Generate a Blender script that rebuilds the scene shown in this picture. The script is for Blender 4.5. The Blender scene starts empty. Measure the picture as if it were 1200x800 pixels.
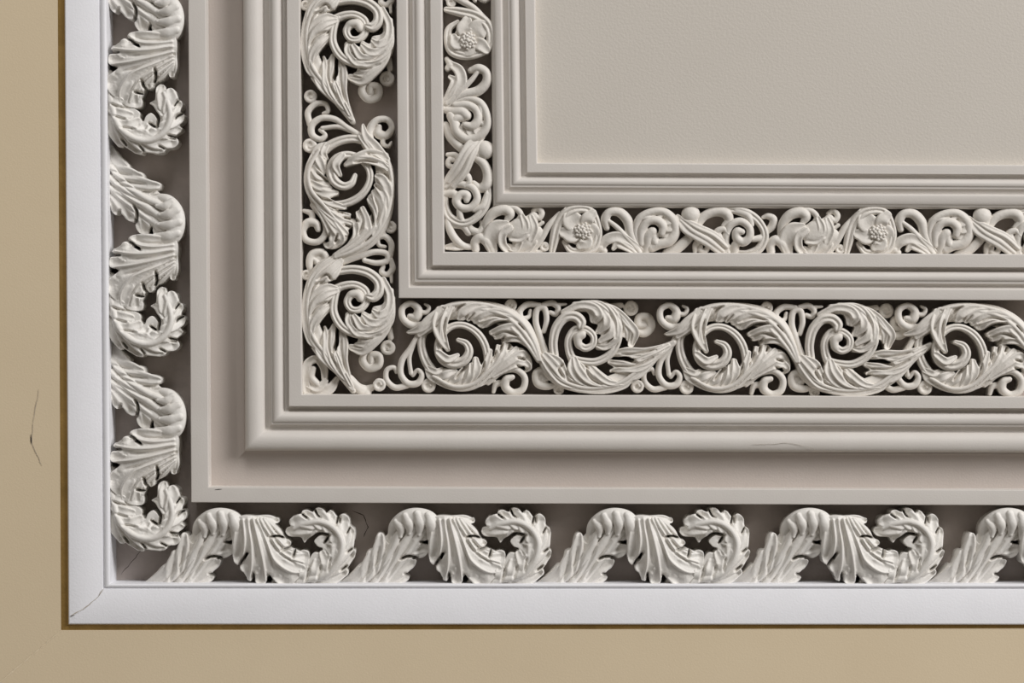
import bpy, bmesh, math, random
from mathutils import Vector
from mathutils.geometry import delaunay_2d_cdt
import numpy as np
random.seed(7)
S = 0.002            # metres per unit of the drawing
ZC = 8.0             # ceiling faces are 8 m above the lens
REF = 30.0
scene = bpy.context.scene
COL = scene.collection

# ---------------------------------------------------------------- materials
def plaster(name, col, dark, rough=0.6, nscale=40, bump=0.15, bscale=220, mott=0.5, streak=None, bdist=0.004):
    m = bpy.data.materials.new(name); m.use_nodes = True
    nt = m.node_tree; N = nt.nodes; L = nt.links
    b = N['Principled BSDF']; b.inputs['Roughness'].default_value = rough
    b.inputs['Specular IOR Level'].default_value = 0.35
    tc = N.new('ShaderNodeTexCoord')
    n1 = N.new('ShaderNodeTexNoise'); n1.inputs['Scale'].default_value = nscale
    n1.inputs['Detail'].default_value = 6; n1.inputs['Roughness'].default_value = 0.6
    L.new(tc.outputs['Object'], n1.inputs['Vector'])
    r = N.new('ShaderNodeValToRGB')
    r.color_ramp.elements[0].position = 0.30; r.color_ramp.elements[1].position = 0.30 + mott
    r.color_ramp.elements[0].color = (*dark, 1); r.color_ramp.elements[1].color = (*col, 1)
    L.new(n1.outputs['Fac'], r.inputs['Fac'])
    L.new(r.outputs['Color'], b.inputs['Base Color'])
    n2 = N.new('ShaderNodeTexNoise'); n2.inputs['Scale'].default_value = bscale
    n2.inputs['Detail'].default_value = 4
    L.new(tc.outputs['Object'], n2.inputs['Vector'])
    bp = N.new('ShaderNodeBump'); bp.inputs['Strength'].default_value = bump
    bp.inputs['Distance'].default_value = bdist
    L.new(n2.outputs['Fac'], bp.inputs['Height']); L.new(bp.outputs['Normal'], b.inputs['Normal'])
    return m

def canvas(name, col, dark):
    m = plaster(name, col, dark, rough=0.75, nscale=2.2, bump=0.0, mott=0.45)
    nt = m.node_tree; N = nt.nodes; L = nt.links
    tc = [n for n in N if n.type == 'TEX_COORD'][0]; bp = [n for n in N if n.type == 'BUMP'][0]
    w = N.new('ShaderNodeTexNoise'); w.inputs['Scale'].default_value = 170; w.inputs['Detail'].default_value = 3
    L.new(tc.outputs['Object'], w.inputs['Vector'])
    L.new(w.outputs['Fac'], bp.inputs['Height'])
    bp.inputs['Strength'].default_value = 0.22; bp.inputs['Distance'].default_value = 0.003
    return m

M_ORN  = plaster('ornament_plaster', (0.80, 0.765, 0.71), (0.72, 0.68, 0.62), 0.5, 30, 0.2, 150)
M_ORN2 = plaster('outer_leaf_plaster', (0.85, 0.83, 0.79), (0.77, 0.74, 0.69), 0.48, 30, 0.2, 150)
M_TRIM = plaster('moulding_paint', (0.72, 0.685, 0.64), (0.68, 0.64, 0.595), 0.5, 9, 0.10, 260)
M_OUT  = plaster('outer_frame_tone', (0.86, 0.86, 0.89), (0.82, 0.82, 0.845), 0.5, 12, 0.12, 200)  # outer frame set whiter and bluer than the mouldings
M_COVE = plaster('cove_tone', (0.56, 0.50, 0.455), (0.52, 0.46, 0.415), 0.55, 5, 0.12, 220)  # cove set darker than the mouldings beside it
M_BED  = plaster('frieze_bed_shade_dust', (0.54, 0.475, 0.44), (0.40, 0.35, 0.32), 0.7, 14, 0.2, 90)  # white plaster darkened: recess shade and some dust put into the colour
M_PANEL = canvas('panel_canvas', (0.67, 0.625, 0.56), (0.645, 0.60, 0.535))
M_WALL = plaster('yellow_wall_paint', (0.64, 0.53, 0.365), (0.61, 0.50, 0.34), 0.6, 3, 0.10, 240)
M_OCHRE = plaster('ochre_edge_paint', (0.50, 0.31, 0.095), (0.33, 0.20, 0.055), 0.6, 18, 0.2, 120)
M_CRACK = plaster('crack_dark', (0.06, 0.05, 0.045), (0.04, 0.035, 0.03), 0.9)  # dark lines of the cracks and the chip
M_SEAM = plaster('seam_highlight_colour', (0.70, 0.59, 0.42), (0.66, 0.55, 0.38), 0.6)  # highlight of the wall crease, put into a lighter colour
M_HAIR = plaster('hairline_crack', (0.42, 0.37, 0.30), (0.36, 0.31, 0.25), 0.9)

# ---------------------------------------------------------------- helpers
def mesh_obj(name, V, F, mat, parent=None, smooth=True, sharp=None):
    me = bpy.data.meshes.new(name)
    me.from_pydata([tuple(v) for v in V], [], F)
    me.validate()
    if smooth:
        me.polygons.foreach_set('use_smooth', [True]*len(me.polygons))
        if sharp: me.set_sharp_from_angle(angle=math.radians(sharp))
    me.materials.append(mat)
    o = bpy.data.objects.new(name, me); COL.objects.link(o)
    if parent: o.parent = parent
    return o

def catmull(P, ds):
    P = np.array(P, float)
    if len(P) == 2: P = np.array([P[0], (P[0]+P[1])/2, P[1]])
    d = np.linalg.norm(np.diff(P[:, :2], axis=0), axis=1)
    t = np.concatenate([[0], np.cumsum(np.sqrt(np.maximum(d, 1e-6)))])
    ext = np.vstack([2*P[0]-P[1], P, 2*P[-1]-P[-2]])
    te = np.concatenate([[t[0]-(t[1]-t[0])], t, [t[-1]+(t[-1]-t[-2])]])
    out = []
    for i in range(1, len(ext)-2):
        n = max(3, int(math.ceil(d[i-1]/ds)))
        p0, p1, p2, p3 = ext[i-1:i+3]; t0, t1, t2, t3 = te[i-1:i+3]
        for k in range(n + (1 if i == len(ext)-3 else 0)):
            u = t1+(t2-t1)*k/n
            a1 = (t1-u)/(t1-t0)*p0+(u-t0)/(t1-t0)*p1
            a2 = (t2-u)/(t2-t1)*p1+(u-t1)/(t2-t1)*p2
            a3 = (t3-u)/(t3-t2)*p2+(u-t2)/(t3-t2)*p3
            b1 = (t2-u)/(t2-t0)*a1+(u-t0)/(t2-t0)*a2
            b2 = (t3-u)/(t3-t1)*a2+(u-t1)/(t3-t1)*a3
            out.append((t2-u)/(t2-t1)*b1+(u-t1)/(t2-t1)*b2)
    return np.array(out)

NU = 15
UU = np.sin(np.linspace(-math.pi/2, math.pi/2, NU))
def prof(kind):
    u = UU
    if kind == 'r': return np.sqrt(np.maximum(0, 1-u*u))                       # round
    if kind == 's':                                                            # scooped lobe with raised rims
        return (0.45+0.55*np.abs(u)**1.6)*np.maximum(0, 1-np.abs(u)**7)**0.5/0.84
    if kind == 'f': return np.maximum(0, 1-np.abs(u)**4)**0.6                  # flat
    if kind == 'g':                                                            # grooved stem
        return np.sqrt(np.maximum(0, 1-np.abs(u)**3))*(1-0.42*np.exp(-(u/0.22)**2))
    if kind == 'k': return np.maximum(0, 1-np.abs(u))**0.75                    # keel

class Motif:
    """collects swept lobes / stems of one part; coordinates are plane units around the motif's centre"""
    def __init__(s, ox, oy, k, cx, cy, bed):
        s.ox, s.oy, s.k, s.cx, s.cy, s.bed = ox, oy, k, cx, cy, bed
        s.V = []; s.F = []; s.ctrl = []; s.cuts = []
    def sweep(s, kind, pts, tk=None, r0=True):
        g = 1.13 if s.bed == BED_I else 1.0
        P = np.array([((x/s.k+s.ox-s.cx), (y/s.k+s.oy-s.cy), w/s.k*g, h) for x, y, w, h in pts], float)
        C = catmull(P, 1.5)
        s.ctrl += [(c[0], c[1], c[3]) for c in C[::2]]
        C[:, 2] = np.maximum(C[:, 2], 0.5)
        T = np.gradient(C[:, :2], axis=0); T /= np.linalg.norm(T, axis=1)[:, None]+1e-9
        wmax = C[:, 2].max()
        rows = []
        ca = [math.radians(a) for a in (88, 70, 50, 30, 14)]
        if r0:
            for a in ca: rows.append((C[0, :2]-T[0]*C[0, 2]*math.sin(a), T[0], C[0, 2]*math.cos(a), C[0, 3], math.cos(a), C[0, 2]))
        for i in range(len(C)): rows.append((C[i, :2], T[i], C[i, 2], C[i, 3], 1.0, C[i, 2]))
        for a in reversed(ca): rows.append((C[-1, :2]+T[-1]*C[-1, 2]*math.sin(a), T[-1], C[-1, 2]*math.cos(a), C[-1, 3], math.cos(a), C[-1, 2]))
        f = prof(kind)
        b0 = len(s.V); ncol = NU+2
        for p, t, w, h, c, wf in rows:
            n = np.array([-t[1], t[0]])
            th = (tk if tk else min(1.05*wf, 7.0 if kind in 'rg' else 4.5))
            zt = h-th+th*f*math.sqrt(c)
            for j in range(NU):
                q = p+n*w*UU[j]; s.V.append((q[0]*S, q[1]*S, -zt[j]*S))
            for sg in (1, -1):
                q = p+n*w*0.72*sg; s.V.append((q[0]*S, q[1]*S, -(s.bed-1)*S))
        for i in range(len(rows)-1):
            a = b0+i*ncol; b = a+ncol
            for j in range(ncol):
                j2 = (j+1) % ncol
                s.F.append((a+j, b+j, b+j2, a+j2))
        s.F.append(tuple(b0+j for j in range(ncol)))
        e = b0+(len(rows)-1)*ncol
        s.F.append(tuple(e+j for j in reversed(range(ncol))))
    def ball(s, x, y, r, h, flat=0.8):
        cx, cy, r = x/s.k+s.ox-s.cx, y/s.k+s.oy-s.cy, r/s.k
        b0 = len(s.V); n = 20; m = 8
        for i in range(m+1):
            a = math.pi/2*i/m
            rr = r*math.sin(a) if i else 0.02
            z = h-r*flat*(1-math.cos(a))
            for j in range(n):
                q = 2*math.pi*j/n
                s.V.append(((cx+rr*math.cos(q))*S, (cy+rr*math.sin(q))*S, -z*S))
        for j in range(n):
            q = 2*math.pi*j/n
            s.V.append(((cx+r*.7*math.cos(q))*S, (cy+r*.7*math.sin(q))*S, -(s.bed-1)*S))
        for i in range(m+1):
            for j in range(n):
                a = b0+i*n+j; b = b0+i*n+(j+1) % n
                s.F.append((a, b, b+n, a+n))
        s.F.append(tuple(b0+j for j in range(n)))
        s.F.append(tuple(b0+(m+1)*n+j for j in reversed(range(n))))
    def disc(s, x, y, r, h, hole=0.55):
        """small coiled boss: a raised ring round a dished middle"""
        pts = []
        for i in range(11):
            a = math.radians(200+i*50)
            rr = r*(0.74 if i < 8 else 0.74-0.16*(i-7))
            pts.append((x+rr*math.cos(a), y+rr*math.sin(a), r*(0.28 if i < 9 else 0.2), h))
        s.sweep('r', pts)
        s.ball(x, y, r*0.7, h-2.2, 0.35)
    def carve(s, r, depth, *lines):
        """tooled slits between lobes, pressed into the fused surface"""
        for L in lines: s.cuts.append((catmull([(*s.pt(x, y), 0, 0) for x, y in L], 0.5)[:, :2], r, depth))
    def guide(s, *pts):
        for x, y, h in pts: s.ctrl.append((*s.pt(x, y), h))
    def pt(s, x, y): return (x/s.k+s.ox-s.cx, y/s.k+s.oy-s.cy)
    def plate(s, outline, drop=3.0, step=3.0):
        """web of the leaf: a closed outline, its face a little under the ribs already swept on it"""
        O = catmull([(*s.pt(x, y), 0, 0) for x, y in outline+outline[:1]], 2.0)[:-1, :2]
        C = np.array(s.ctrl)
        def H(p):
            d = ((C[:, :2]-p)**2).sum(1)+1.5
            w = 1/d**1.5
            return float((w*C[:, 2]).sum()/w.sum())-drop
        pts = [Vector(p) for p in O]; n = len(pts)
        lo, hi = O.min(0), O.max(0)
        for gx in np.arange(lo[0]+1, hi[0], step):
            for gy in np.arange(lo[1]+1, hi[1], step): pts.append(Vector((gx, gy)))
        v, e, f, ov, oe, of = delaunay_2d_cdt(pts, [], [list(range(n))], 1, 1e-4)
        b0 = len(s.V); N = len(v)
        for p in v: s.V.append((p[0]*S, p[1]*S, -H(np.array(p))*S))
        for p in v: s.V.append((p[0]*S, p[1]*S, -(s.bed-1)*S))
        cnt = {}
        for t in f:
            t = list(t)
            a = sum(v[t[i]][0]*v[t[(i+1) % len(t)]][1]-v[t[(i+1) % len(t)]][0]*v[t[i]][1] for i in range(len(t)))
            if a > 0: t.reverse()
            s.F.append(tuple(b0+i for i in t)); s.F.append(tuple(b0+N+i for i in reversed(t)))
            for i in range(len(t)): cnt[(t[i], t[(i+1) % len(t)])] = 1
        for (a, b) in cnt:
            if (b, a) not in cnt: s.F.append((b0+b, b0+a, b0+N+a, b0+N+b))
    def build(s, name, mat, parent, vox=0.55, it=4, fac=0.5):
        me = bpy.data.meshes.new('raw'); me.from_pydata([tuple(v) for v in s.V], [], s.F)
        bm = bmesh.new(); bm.from_mesh(me); bmesh.ops.recalc_face_normals(bm, faces=bm.faces); bm.to_mesh(me); bm.free()
        o = bpy.data.objects.new(name, me); COL.objects.link(o)
        r = o.modifiers.new('fuse', 'REMESH'); r.mode = 'VOXEL'; r.voxel_size = vox*S; r.use_smooth_shade = True
        q = o.modifiers.new('soften', 'SMOOTH'); q.factor = fac; q.iterations = it
        dg = bpy.context.evaluated_depsgraph_get(); dg.update()
        me2 = bpy.data.meshes.new_from_object(o.evaluated_get(dg), depsgraph=dg)
        o.modifiers.clear(); o.data = me2; bpy.data.meshes.remove(me)
        if s.cuts:
            n = len(me2.vertices); co = np.empty(n*3, np.float32); me2.vertices.foreach_get('co', co); co = co.reshape(-1, 3)
            X = co[:, :2]/S; hh = -co[:, 2]/S
            for P, r, dp in s.cuts:
                near = np.where((X[:, 0] > P[:, 0].min()-3*r) & (X[:, 0] < P[:, 0].max()+3*r) & (X[:, 1] > P[:, 1].min()-3*r) & (X[:, 1] < P[:, 1].max()+3*r))[0]
                if not len(near): continue
                d = ((X[near, None, :]-P[None])**2).sum(2)
                k = d.argmin(1); d = np.sqrt(d.min(1)); e = np.minimum(1, np.minimum(k, len(P)-1-k)/(0.25*len(P))+0.35)
                hh[near] = np.maximum(np.minimum(hh[near], s.bed+3), hh[near]-dp*e*np.exp(-(d/r)**2))
            co[:, 2] = -hh*S; me2.vertices.foreach_set('co', co.ravel()); me2.update()
            o.data = me2; q = o.modifiers.new('soften', 'SMOOTH'); q.factor = 0.5; q.iterations = 2
            dg = bpy.context.evaluated_depsgraph_get(); dg.update()
            me2 = bpy.data.meshes.new_from_object(o.evaluated_get(dg), depsgraph=dg)
            o.modifiers.clear(); o.data = me2
        me2.name = name; me2.materials.clear(); me2.materials.append(mat)
        me2.polygons.foreach_set('use_smooth', [True]*len(me2.polygons))
        o.parent = parent
        return o

def thing(name, X, Y, label, cat, group=None, rot=0.0):
    o = bpy.data.objects.new(name, None); COL.objects.link(o)
    o.location = ((X-600)*S, (Y-400)*S, ZC+REF*S); o.rotation_euler = (0, 0, rot)
    o.empty_display_size = 0.05
    o['label'] = label; o['category'] = cat
    if group: o['group'] = group
    return o
def dup(root, X, Y, label, group=None, rot=0.0, scale=1.0):
    r = root.copy(); COL.objects.link(r)
    r.location = ((X-600)*S, (Y-400)*S, ZC+REF*S); r.rotation_euler = (0, 0, rot)
    r.scale = (scale, scale, 1)
    r['label'] = label
    if group: r['group'] = group
    for ch in list(root.children):
        c = ch.copy(); COL.objects.link(c); c.parent = r
        for g in list(ch.children):
            d = g.copy(); COL.objects.link(d); d.parent = c
    return r
R90 = math.pi/2

# ---------------------------------------------------------------- the ceiling's mouldings (mitred L-shaped runs)
XT = -160.0; XR = 1420.0
def run(name, prof_pts, mat, ts=-2.6, rs=2.6, sharp=28):
    """prof_pts: (x on the left run, y on the lower run, height); ts / rs: how far the run has drifted at the top / right end of the view"""
    V = []; F = []
    n = len(prof_pts)
    for x, y, h in prof_pts:
        z = ZC+(REF-h)*S
        sl = ts/y; sr = rs/(1200-x)
        V.append(((x+sl*(y-XT)-600)*S, (XT-400)*S, z))
        for q in (.75, .5, .25):
            yy = XT+(y-XT)*(1-q)
            V.append(((x+sl*(y-yy)-600)*S, (yy-400)*S, z))
        V.append(((x-600)*S, (y-400)*S, z))
        for q in (.25, .5, .75, 1):
            xx = x+(XR-x)*q
            V.append(((xx-600)*S, (y+sr*(xx-x)-400)*S, z))
    c = 9
    for i in range(n-1):
        for j in range(c-1):
            F.append((i*c+j, i*c+j+1, (i+1)*c+j+1, (i+1)*c+j))
    o = mesh_obj(name, V, F, mat, smooth=True, sharp=sharp)
    o['kind'] = 'structure'
    return o

def seg(p, q, kind='l', n=8):
    """profile piece from p to q: l straight, v convex (dome), c concave, e / i the same, turned the other way"""
    out = []
    for i in range(1, n+1):
        t = i/n
        if kind == 'l': a = b = t
        elif kind == 'v': a = 1-math.cos(t*math.pi/2); b = math.sin(t*math.pi/2)
        elif kind == 'e': a = math.sin(t*math.pi/2); b = 1-math.cos(t*math.pi/2)
        out.append((p[0]+(q[0]-p[0])*a, p[1]+(q[1]-p[1])*a, p[2]+(q[2]-p[2])*b))
    return out
def path(start, *steps):
    P = [start]
    for q, k in steps: P += seg(P[-1], q, k, 1 if k == 'l' else 9)
    return P

BED_O, BED_M, BED_I = -18, -16, -2
# yellow coved walls, each with its side of the mitre
def wall(name, P):
    V = [((x-600)*S, (y-400)*S, ZC+(REF-h)*S) for x, y, h in P]
    o = mesh_obj(name, V, [tuple(range(4))], M_WALL, smooth=False); o['kind'] = 'structure'; return o
w_l = wall('wall_left', [(68.5, XT, 42), (73.2, 737, 42), (-700, 1395, 226), (-700, XT, 226)])
w_b = wall('wall_front', [(73.2, 737, 42), (XR, 734.6, 42), (XR, 1395, 226), (-700, 1395, 226)])
run('trim_1', path((69.8, 739, 42), ((73, 736.8, 41), 'l'), ((80.8, 731.6, 43), 'l'), ((82.2, 730.2, 44.5), 'l')), M_OCHRE, -4.6, -1.8)
run('trim_2', path((82.2, 730.2, 44.5), ((84, 728.2, 46.5), 'v'), ((120.5, 690, 32.5), 'l'), ((121.5, 689, 30.5), 'l'),
                   ((122.5, 688, 31.5), 'l'), ((126, 686, 33), 'v'), ((129.5, 683.5, 30), 'e'), ((131, 682.8, BED_O), 'l')), M_OUT, -4.6, 0.4)
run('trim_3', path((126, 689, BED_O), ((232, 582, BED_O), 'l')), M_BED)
run('trim_4', path((225.5, 589, BED_O), ((224, 588.5, 29), 'l'), ((225, 587.5, 30), 'v'), ((243.5, 571.5, 30), 'l'), ((244.5, 570.5, 29), 'e'),
                   ((246, 569.5, 9), 'l')), M_TRIM, -3.4, 3.4)
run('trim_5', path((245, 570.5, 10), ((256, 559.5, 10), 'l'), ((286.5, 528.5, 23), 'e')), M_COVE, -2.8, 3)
run('trim_6', path((286, 529, 20), ((287.5, 527.2, 27), 'l'), ((297, 517, 32.5), 'v'), ((310.5, 504.2, 21), 'e'),
                   ((311.5, 503.5, 20), 'l'), ((318, 497, 28), 'e'), ((320, 495, 28.5), 'l'), ((325, 489.5, 31), 'v'), ((333, 481.5, 20), 'e'),
                   ((334, 480.8, 19.5), 'l'), ((339, 475.5, 31), 'e'), ((352.5, 463, 31.5), 'l'), ((354, 462, 30.5), 'e'), ((355.3, 461, BED_M), 'l')), M_TRIM)
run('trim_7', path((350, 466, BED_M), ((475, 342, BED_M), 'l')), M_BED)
run('trim_8', path((468, 348.6, BED_M), ((467.2, 349.2, 29), 'l'), ((468.5, 348, 30), 'v'), ((478.5, 337.5, 31), 'l'), ((480.5, 335.2, 26), 'e'),
                   ((481.5, 334, 22), 'l'), ((486, 330, 28), 'e'), ((489, 327, 28.5), 'l'), ((493, 323, 30.5), 'v'), ((500.5, 315.8, 20), 'e'), ((501.3, 315, 19), 'l'),
                   ((507, 310.5, 30), 'e'), ((518.5, 296.8, 30.5), 'l'), ((520.5, 295, 29.5), 'e'), ((521.4, 294.3, BED_I), 'l')), M_TRIM)
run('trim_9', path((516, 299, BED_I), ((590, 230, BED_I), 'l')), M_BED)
run('trim_10', path((579, 241.5, BED_I), ((577.6, 242.4, 17), 'l'), ((581, 238, 26), 'v'), ((589, 227.5, 29), 'v'), ((591.3, 225.2, 25), 'e'), ((592, 224.3, 22), 'l'),
                    ((598, 218.8, 27), 'e'), ((600.5, 216.5, 27.3), 'l'), ((604, 213, 29), 'v'), ((611, 207.2, 20), 'e'), ((611.8, 206.4, 19), 'l'),
                    ((618, 201.5, 27), 'e'), ((628, 192, 27), 'l'), ((629.3, 190.8, 26), 'e'), ((630.5, 189.7, 18), 'l')), M_TRIM)
Vp = [((x-600)*S, (y-400)*S, ZC+(REF-18.5)*S) for x, y in ((624, XT), (626, 193), (XR, 197), (XR, XT))]
pan = mesh_obj('ceiling', Vp, [(0, 1, 2, 3)], M_PANEL, smooth=False); pan['kind'] = 'structure'

# cracks in the paint
def crack(name, pts, h, w, mat, parent, jit=0.5):
    P = []
    for (x0, y0), (x1, y1) in zip(pts[:-1], pts[1:]):
        n = max(2, int(math.hypot(x1-x0, y1-y0)/4))
        for i in range(n): P.append((x0+(x1-x0)*i/n+random.uniform(-jit, jit), y0+(y1-y0)*i/n+random.uniform(-jit, jit)))
    P.append(pts[-1])
    V = []; F = []
    for i, (x, y) in enumerate(P):
        a = P[max(0, i-1)]; b = P[min(len(P)-1, i+1)]
        l = math.hypot(b[0]-a[0], b[1]-a[1]) or 1; nx, ny = -(b[1]-a[1])/l, (b[0]-a[0])/l
        ww = w*random.uniform(.4, 1)*(0.25 if i in (0, len(P)-1) else 1)
        hh = h(x, y) if callable(h) else h
        for sg, dz in ((1, 0), (0, .15), (-1, 0)):
            V.append(((x+nx*ww*sg-600)*S, (y+ny*ww*sg-400)*S, ZC+(REF-hh-0.12-dz)*S))
        if i:
            k = 3*i
            F += [(k-3, k, k+1, k-2), (k-2, k+1, k+2, k-1)]
    o = mesh_obj(name, V, F, mat, parent, smooth=False); return o

# ---------------------------------------------------------------- outer frieze: S-shaped acanthus leaves
def build_outer(X, Y, label):
    root = thing('acanthus_leaf', X, Y, label, 'plaster ornament', 'large acanthus leaves of the outer frieze')
    A = (160, 560, 4.0, 300, 637.5, BED_O)
    m = Motif(*A)
    m.sweep('f', [(150, 520, 60, 8), (240, 410, 72, 14), (320, 310, 80, 18), (390, 235, 70, 24)])
    for p in ([(130, 500, 13, 14), (215, 420, 15, 21), (280, 330, 15, 25), (320, 240, 16, 28), (370, 185, 18, 30)],
              [(180, 505, 15, 15), (262, 410, 16, 22), (330, 310, 18, 26), (395, 215, 18, 29)],
              [(225, 505, 16, 15), (305, 405, 18, 21), (370, 315, 20, 25), (430, 240, 18, 28)]): m.sweep('r', p)
    for p in ([(40, 500, 14, 4), (98, 470, 28, 11), (130, 428, 17, 17)], [(150, 500, 22, 10), (160, 425, 33, 18), (178, 356, 18, 22)],
              [(195, 460, 24, 14), (212, 360, 35, 22), (222, 274, 17, 26)],
              [(235, 505, 26, 11), (295, 482, 28, 15), (340, 470, 17, 13)], [(250, 490, 26, 14), (320, 436, 28, 18), (368, 402, 20, 15)],
              [(300, 415, 26, 17), (370, 340, 32, 22), (425, 335, 22, 18)], [(330, 370, 28, 19), (395, 292, 30, 24), (440, 268, 18, 22)]): m.sweep('s', p)
    m.plate([(20,500),(75,455),(130,405),(150,430),(150,385),(160,345),(185,338),(195,370),(195,300),(212,258),(235,262),(250,300),(262,310),(275,240),(310,200),(400,165),(460,182),(470,240),(450,290),(412,297),(412,306),(450,318),(445,355),(410,378),(365,368),(318,376),(316,390),(355,384),(390,388),(375,425),(338,448),(338,456),(358,468),(335,495),(180,505)])
    m.carve(1.3, 22, [(316,384),(345,370),(395,374)], [(412,301),(455,308)], [(336,452),(362,460)])
    m.carve(1.8, 3, [(150,490),(165,440),(172,400)], [(195,470),(205,400),(215,330)], [(250,300),(235,380),(205,470)], [(300,330),(270,400),(215,490)], [(372,300),(320,370),(255,470)])
    m.build('base_leaf', M_ORN2, root)
    m = Motif(*A)
    m.sweep('r', [(270, 300, 14, 18), (290, 225, 28, 28), (342, 186, 36, 33), (405, 180, 40, 35), (458, 200, 38, 35), (482, 245, 22, 31)])
    for p in ([(296, 205, 16, 31), (318, 232, 20, 32), (316, 272, 12, 28)], [(340, 178, 18, 35), (358, 220, 22, 35), (358, 258, 12, 30)],
              [(395, 168, 18, 37), (408, 215, 23, 36), (404, 262, 13, 30)], [(446, 175, 18, 37), (460, 225, 24, 36), (456, 282, 14, 29)]): m.sweep('r', p, tk=4)
    m.build('rolled_edge', M_ORN2, root)
    m = Motif(*A)
    for p in ([(482, 200, 20, 34), (478, 260, 22, 34), (472, 330, 24, 31), (472, 372, 18, 26)],
              [(505, 420, 22, 30), (500, 400, 20, 28)], [(545, 440, 26, 30), (528, 470, 14, 24)], [(590, 430, 22, 32), (578, 478, 18, 25)],
              [(660, 470, 26, 30), (690, 490, 20, 26)], [(700, 400, 26, 35), (770, 425, 24, 30)],
              [(690, 345, 18, 34), (740, 372, 22, 32), (786, 368, 17, 27)], [(660, 290, 18, 33), (690, 312, 16, 28), (708, 312, 12, 24)],
              [(630, 225, 16, 29), (655, 245, 16, 27), (674, 266, 12, 22)], [(560, 190, 14, 26), (620, 191, 16, 26), (654, 203, 12, 20)]): m.sweep('s', p, tk=4.5)
    for p in ([(500, 196, 8, 36), (508, 300, 8, 38), (494, 395, 6, 30)], [(524, 194, 8, 37), (540, 310, 9, 39), (540, 400, 8, 35), (528, 470, 5, 26)],
              [(548, 194, 8, 37), (578, 310, 9, 40), (596, 400, 8, 36), (604, 480, 5, 28)],
              [(566, 194, 7, 36), (604, 290, 9, 40), (650, 385, 9, 38), (730, 440, 8, 33), (790, 440, 5, 28)],
              [(582, 194, 7, 35), (630, 280, 9, 39), (690, 360, 9, 37), (780, 395, 7, 30)],
              [(598, 194, 7, 33), (648, 262, 8, 36), (700, 322, 8, 34), (770, 352, 5, 28)], [(608, 194, 6, 31), (655, 240, 7, 32), (700, 295, 5, 26)]): m.sweep('r', p, tk=4.5)
    m.guide((620, 480, 27), (745, 455, 30), (560, 250, 38), (600, 400, 35), (640, 440, 33), (520, 350, 35), (700, 460, 32))
    m.plate([(465,185),(455,250),(448,300),(450,370),(460,400),(480,408),(510,350),(522,352),(496,420),(505,450),(532,486),(541,450),(551,452),(558,492),(602,494),(612,462),(624,462),(650,500),(720,500),(770,455),(805,400),(804,345),(772,340),(738,370),(728,362),(736,338),(690,340),(690,332),(722,308),(712,290),(668,286),(632,280),(632,272),(684,274),(675,245),(640,215),(660,212),(662,190),(620,190),(560,178),(500,175)], 2.5)
    m.carve(1.3, 24, [(522,350),(500,378),(476,415)], [(546,445),(546,495)], [(616,455),(632,478),(652,500)], [(626,276),(655,272),(690,280)], [(680,338),(705,330),(728,318)], [(733,372),(738,355),(742,332)])
    m.carve(1.8, 4, [(490,210),(494,300),(482,370)], [(534,210),(558,310),(566,400)], [(572,215),(612,320),(640,420)], [(600,240),(665,340),(740,400)])
    m.build('fan_leaf', M_ORN2, root)
    m = Motif(*A)
    m.sweep('f', [(650, 500, 26, 18), (760, 470, 32, 24), (880, 430, 40, 28), (950, 350, 42, 28), (945, 270, 40, 28), (890, 215, 34, 28), (810, 205, 30, 27)])
    m.sweep('r', [(660, 500, 12, 22), (780, 482, 13, 29), (890, 450, 14, 33), (950, 380, 14, 35), (962, 300, 14, 35), (925, 235, 14, 35), (860, 205, 13, 34), (790, 215, 12, 32), (740, 235, 10, 28)])
    for p in ([(840, 490, 20, 25), (915, 478, 26, 25), (972, 444, 20, 20)], [(880, 455, 24, 30), (955, 410, 32, 28), (1002, 365, 21, 22)],
              [(920, 410, 26, 32), (980, 335, 32, 30), (1004, 262, 20, 24)], [(935, 350, 26, 33), (972, 270, 32, 30), (972, 200, 20, 24)],
              [(925, 280, 26, 33), (930, 220, 26, 30), (908, 172, 19, 24)], [(895, 235, 24, 33), (878, 190, 24, 30), (850, 162, 18, 24)],
              [(860, 220, 24, 33), (826, 188, 26, 30), (792, 170, 18, 24)], [(820, 218, 26, 32), (768, 200, 32, 31), (738, 206, 24, 28)],
              [(800, 240, 26, 31), (745, 245, 26, 28), (712, 246, 15, 22)], [(830, 238, 24, 31), (800, 262, 22, 28), (785, 286, 11, 23)]): m.sweep('s', p, tk=4)
    for p in ([(685, 505, 20, 22), (714, 475, 22, 28), (738, 445, 15, 26)], [(745, 500, 24, 24), (772, 455, 26, 31), (788, 422, 17, 28)],
              [(805, 490, 26, 26), (834, 440, 27, 32), (842, 395, 18, 29)], [(860, 460, 26, 28), (888, 405, 27, 33), (872, 358, 19, 29)],
              [(910, 420, 24, 30), (924, 355, 26, 33), (898, 325, 20, 28)], [(930, 370, 24, 31), (932, 305, 26, 33), (886, 288, 22, 28)]): m.sweep('s', p, tk=4)
    m.plate([(640,505),(800,503),(930,485),(960,470),(988,440),(965,418),(985,410),(1018,370),(1025,340),(1000,332),(1020,290),(1018,240),(1000,225),(995,190),(970,168),(948,180),(942,215),(930,180),(905,150),(895,170),(870,145),(845,140),(828,155),(835,175),(800,150),(775,155),(770,175),(735,178),(720,195),(718,235),(695,250),(710,272),(770,280),(785,305),(805,280),(850,258),(905,262),(912,272),(868,266),(832,296),(850,322),(872,330),(862,350),(830,350),(805,385),(790,400),(770,405),(745,425),(715,445),(700,470)])
    m.carve(1.2, 20, [(812,294),(850,262),(905,268)], [(880,305),(900,275)], [(832,145),(845,175),(860,186)], [(936,218),(944,180)], [(772,170),(800,188)])
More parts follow.
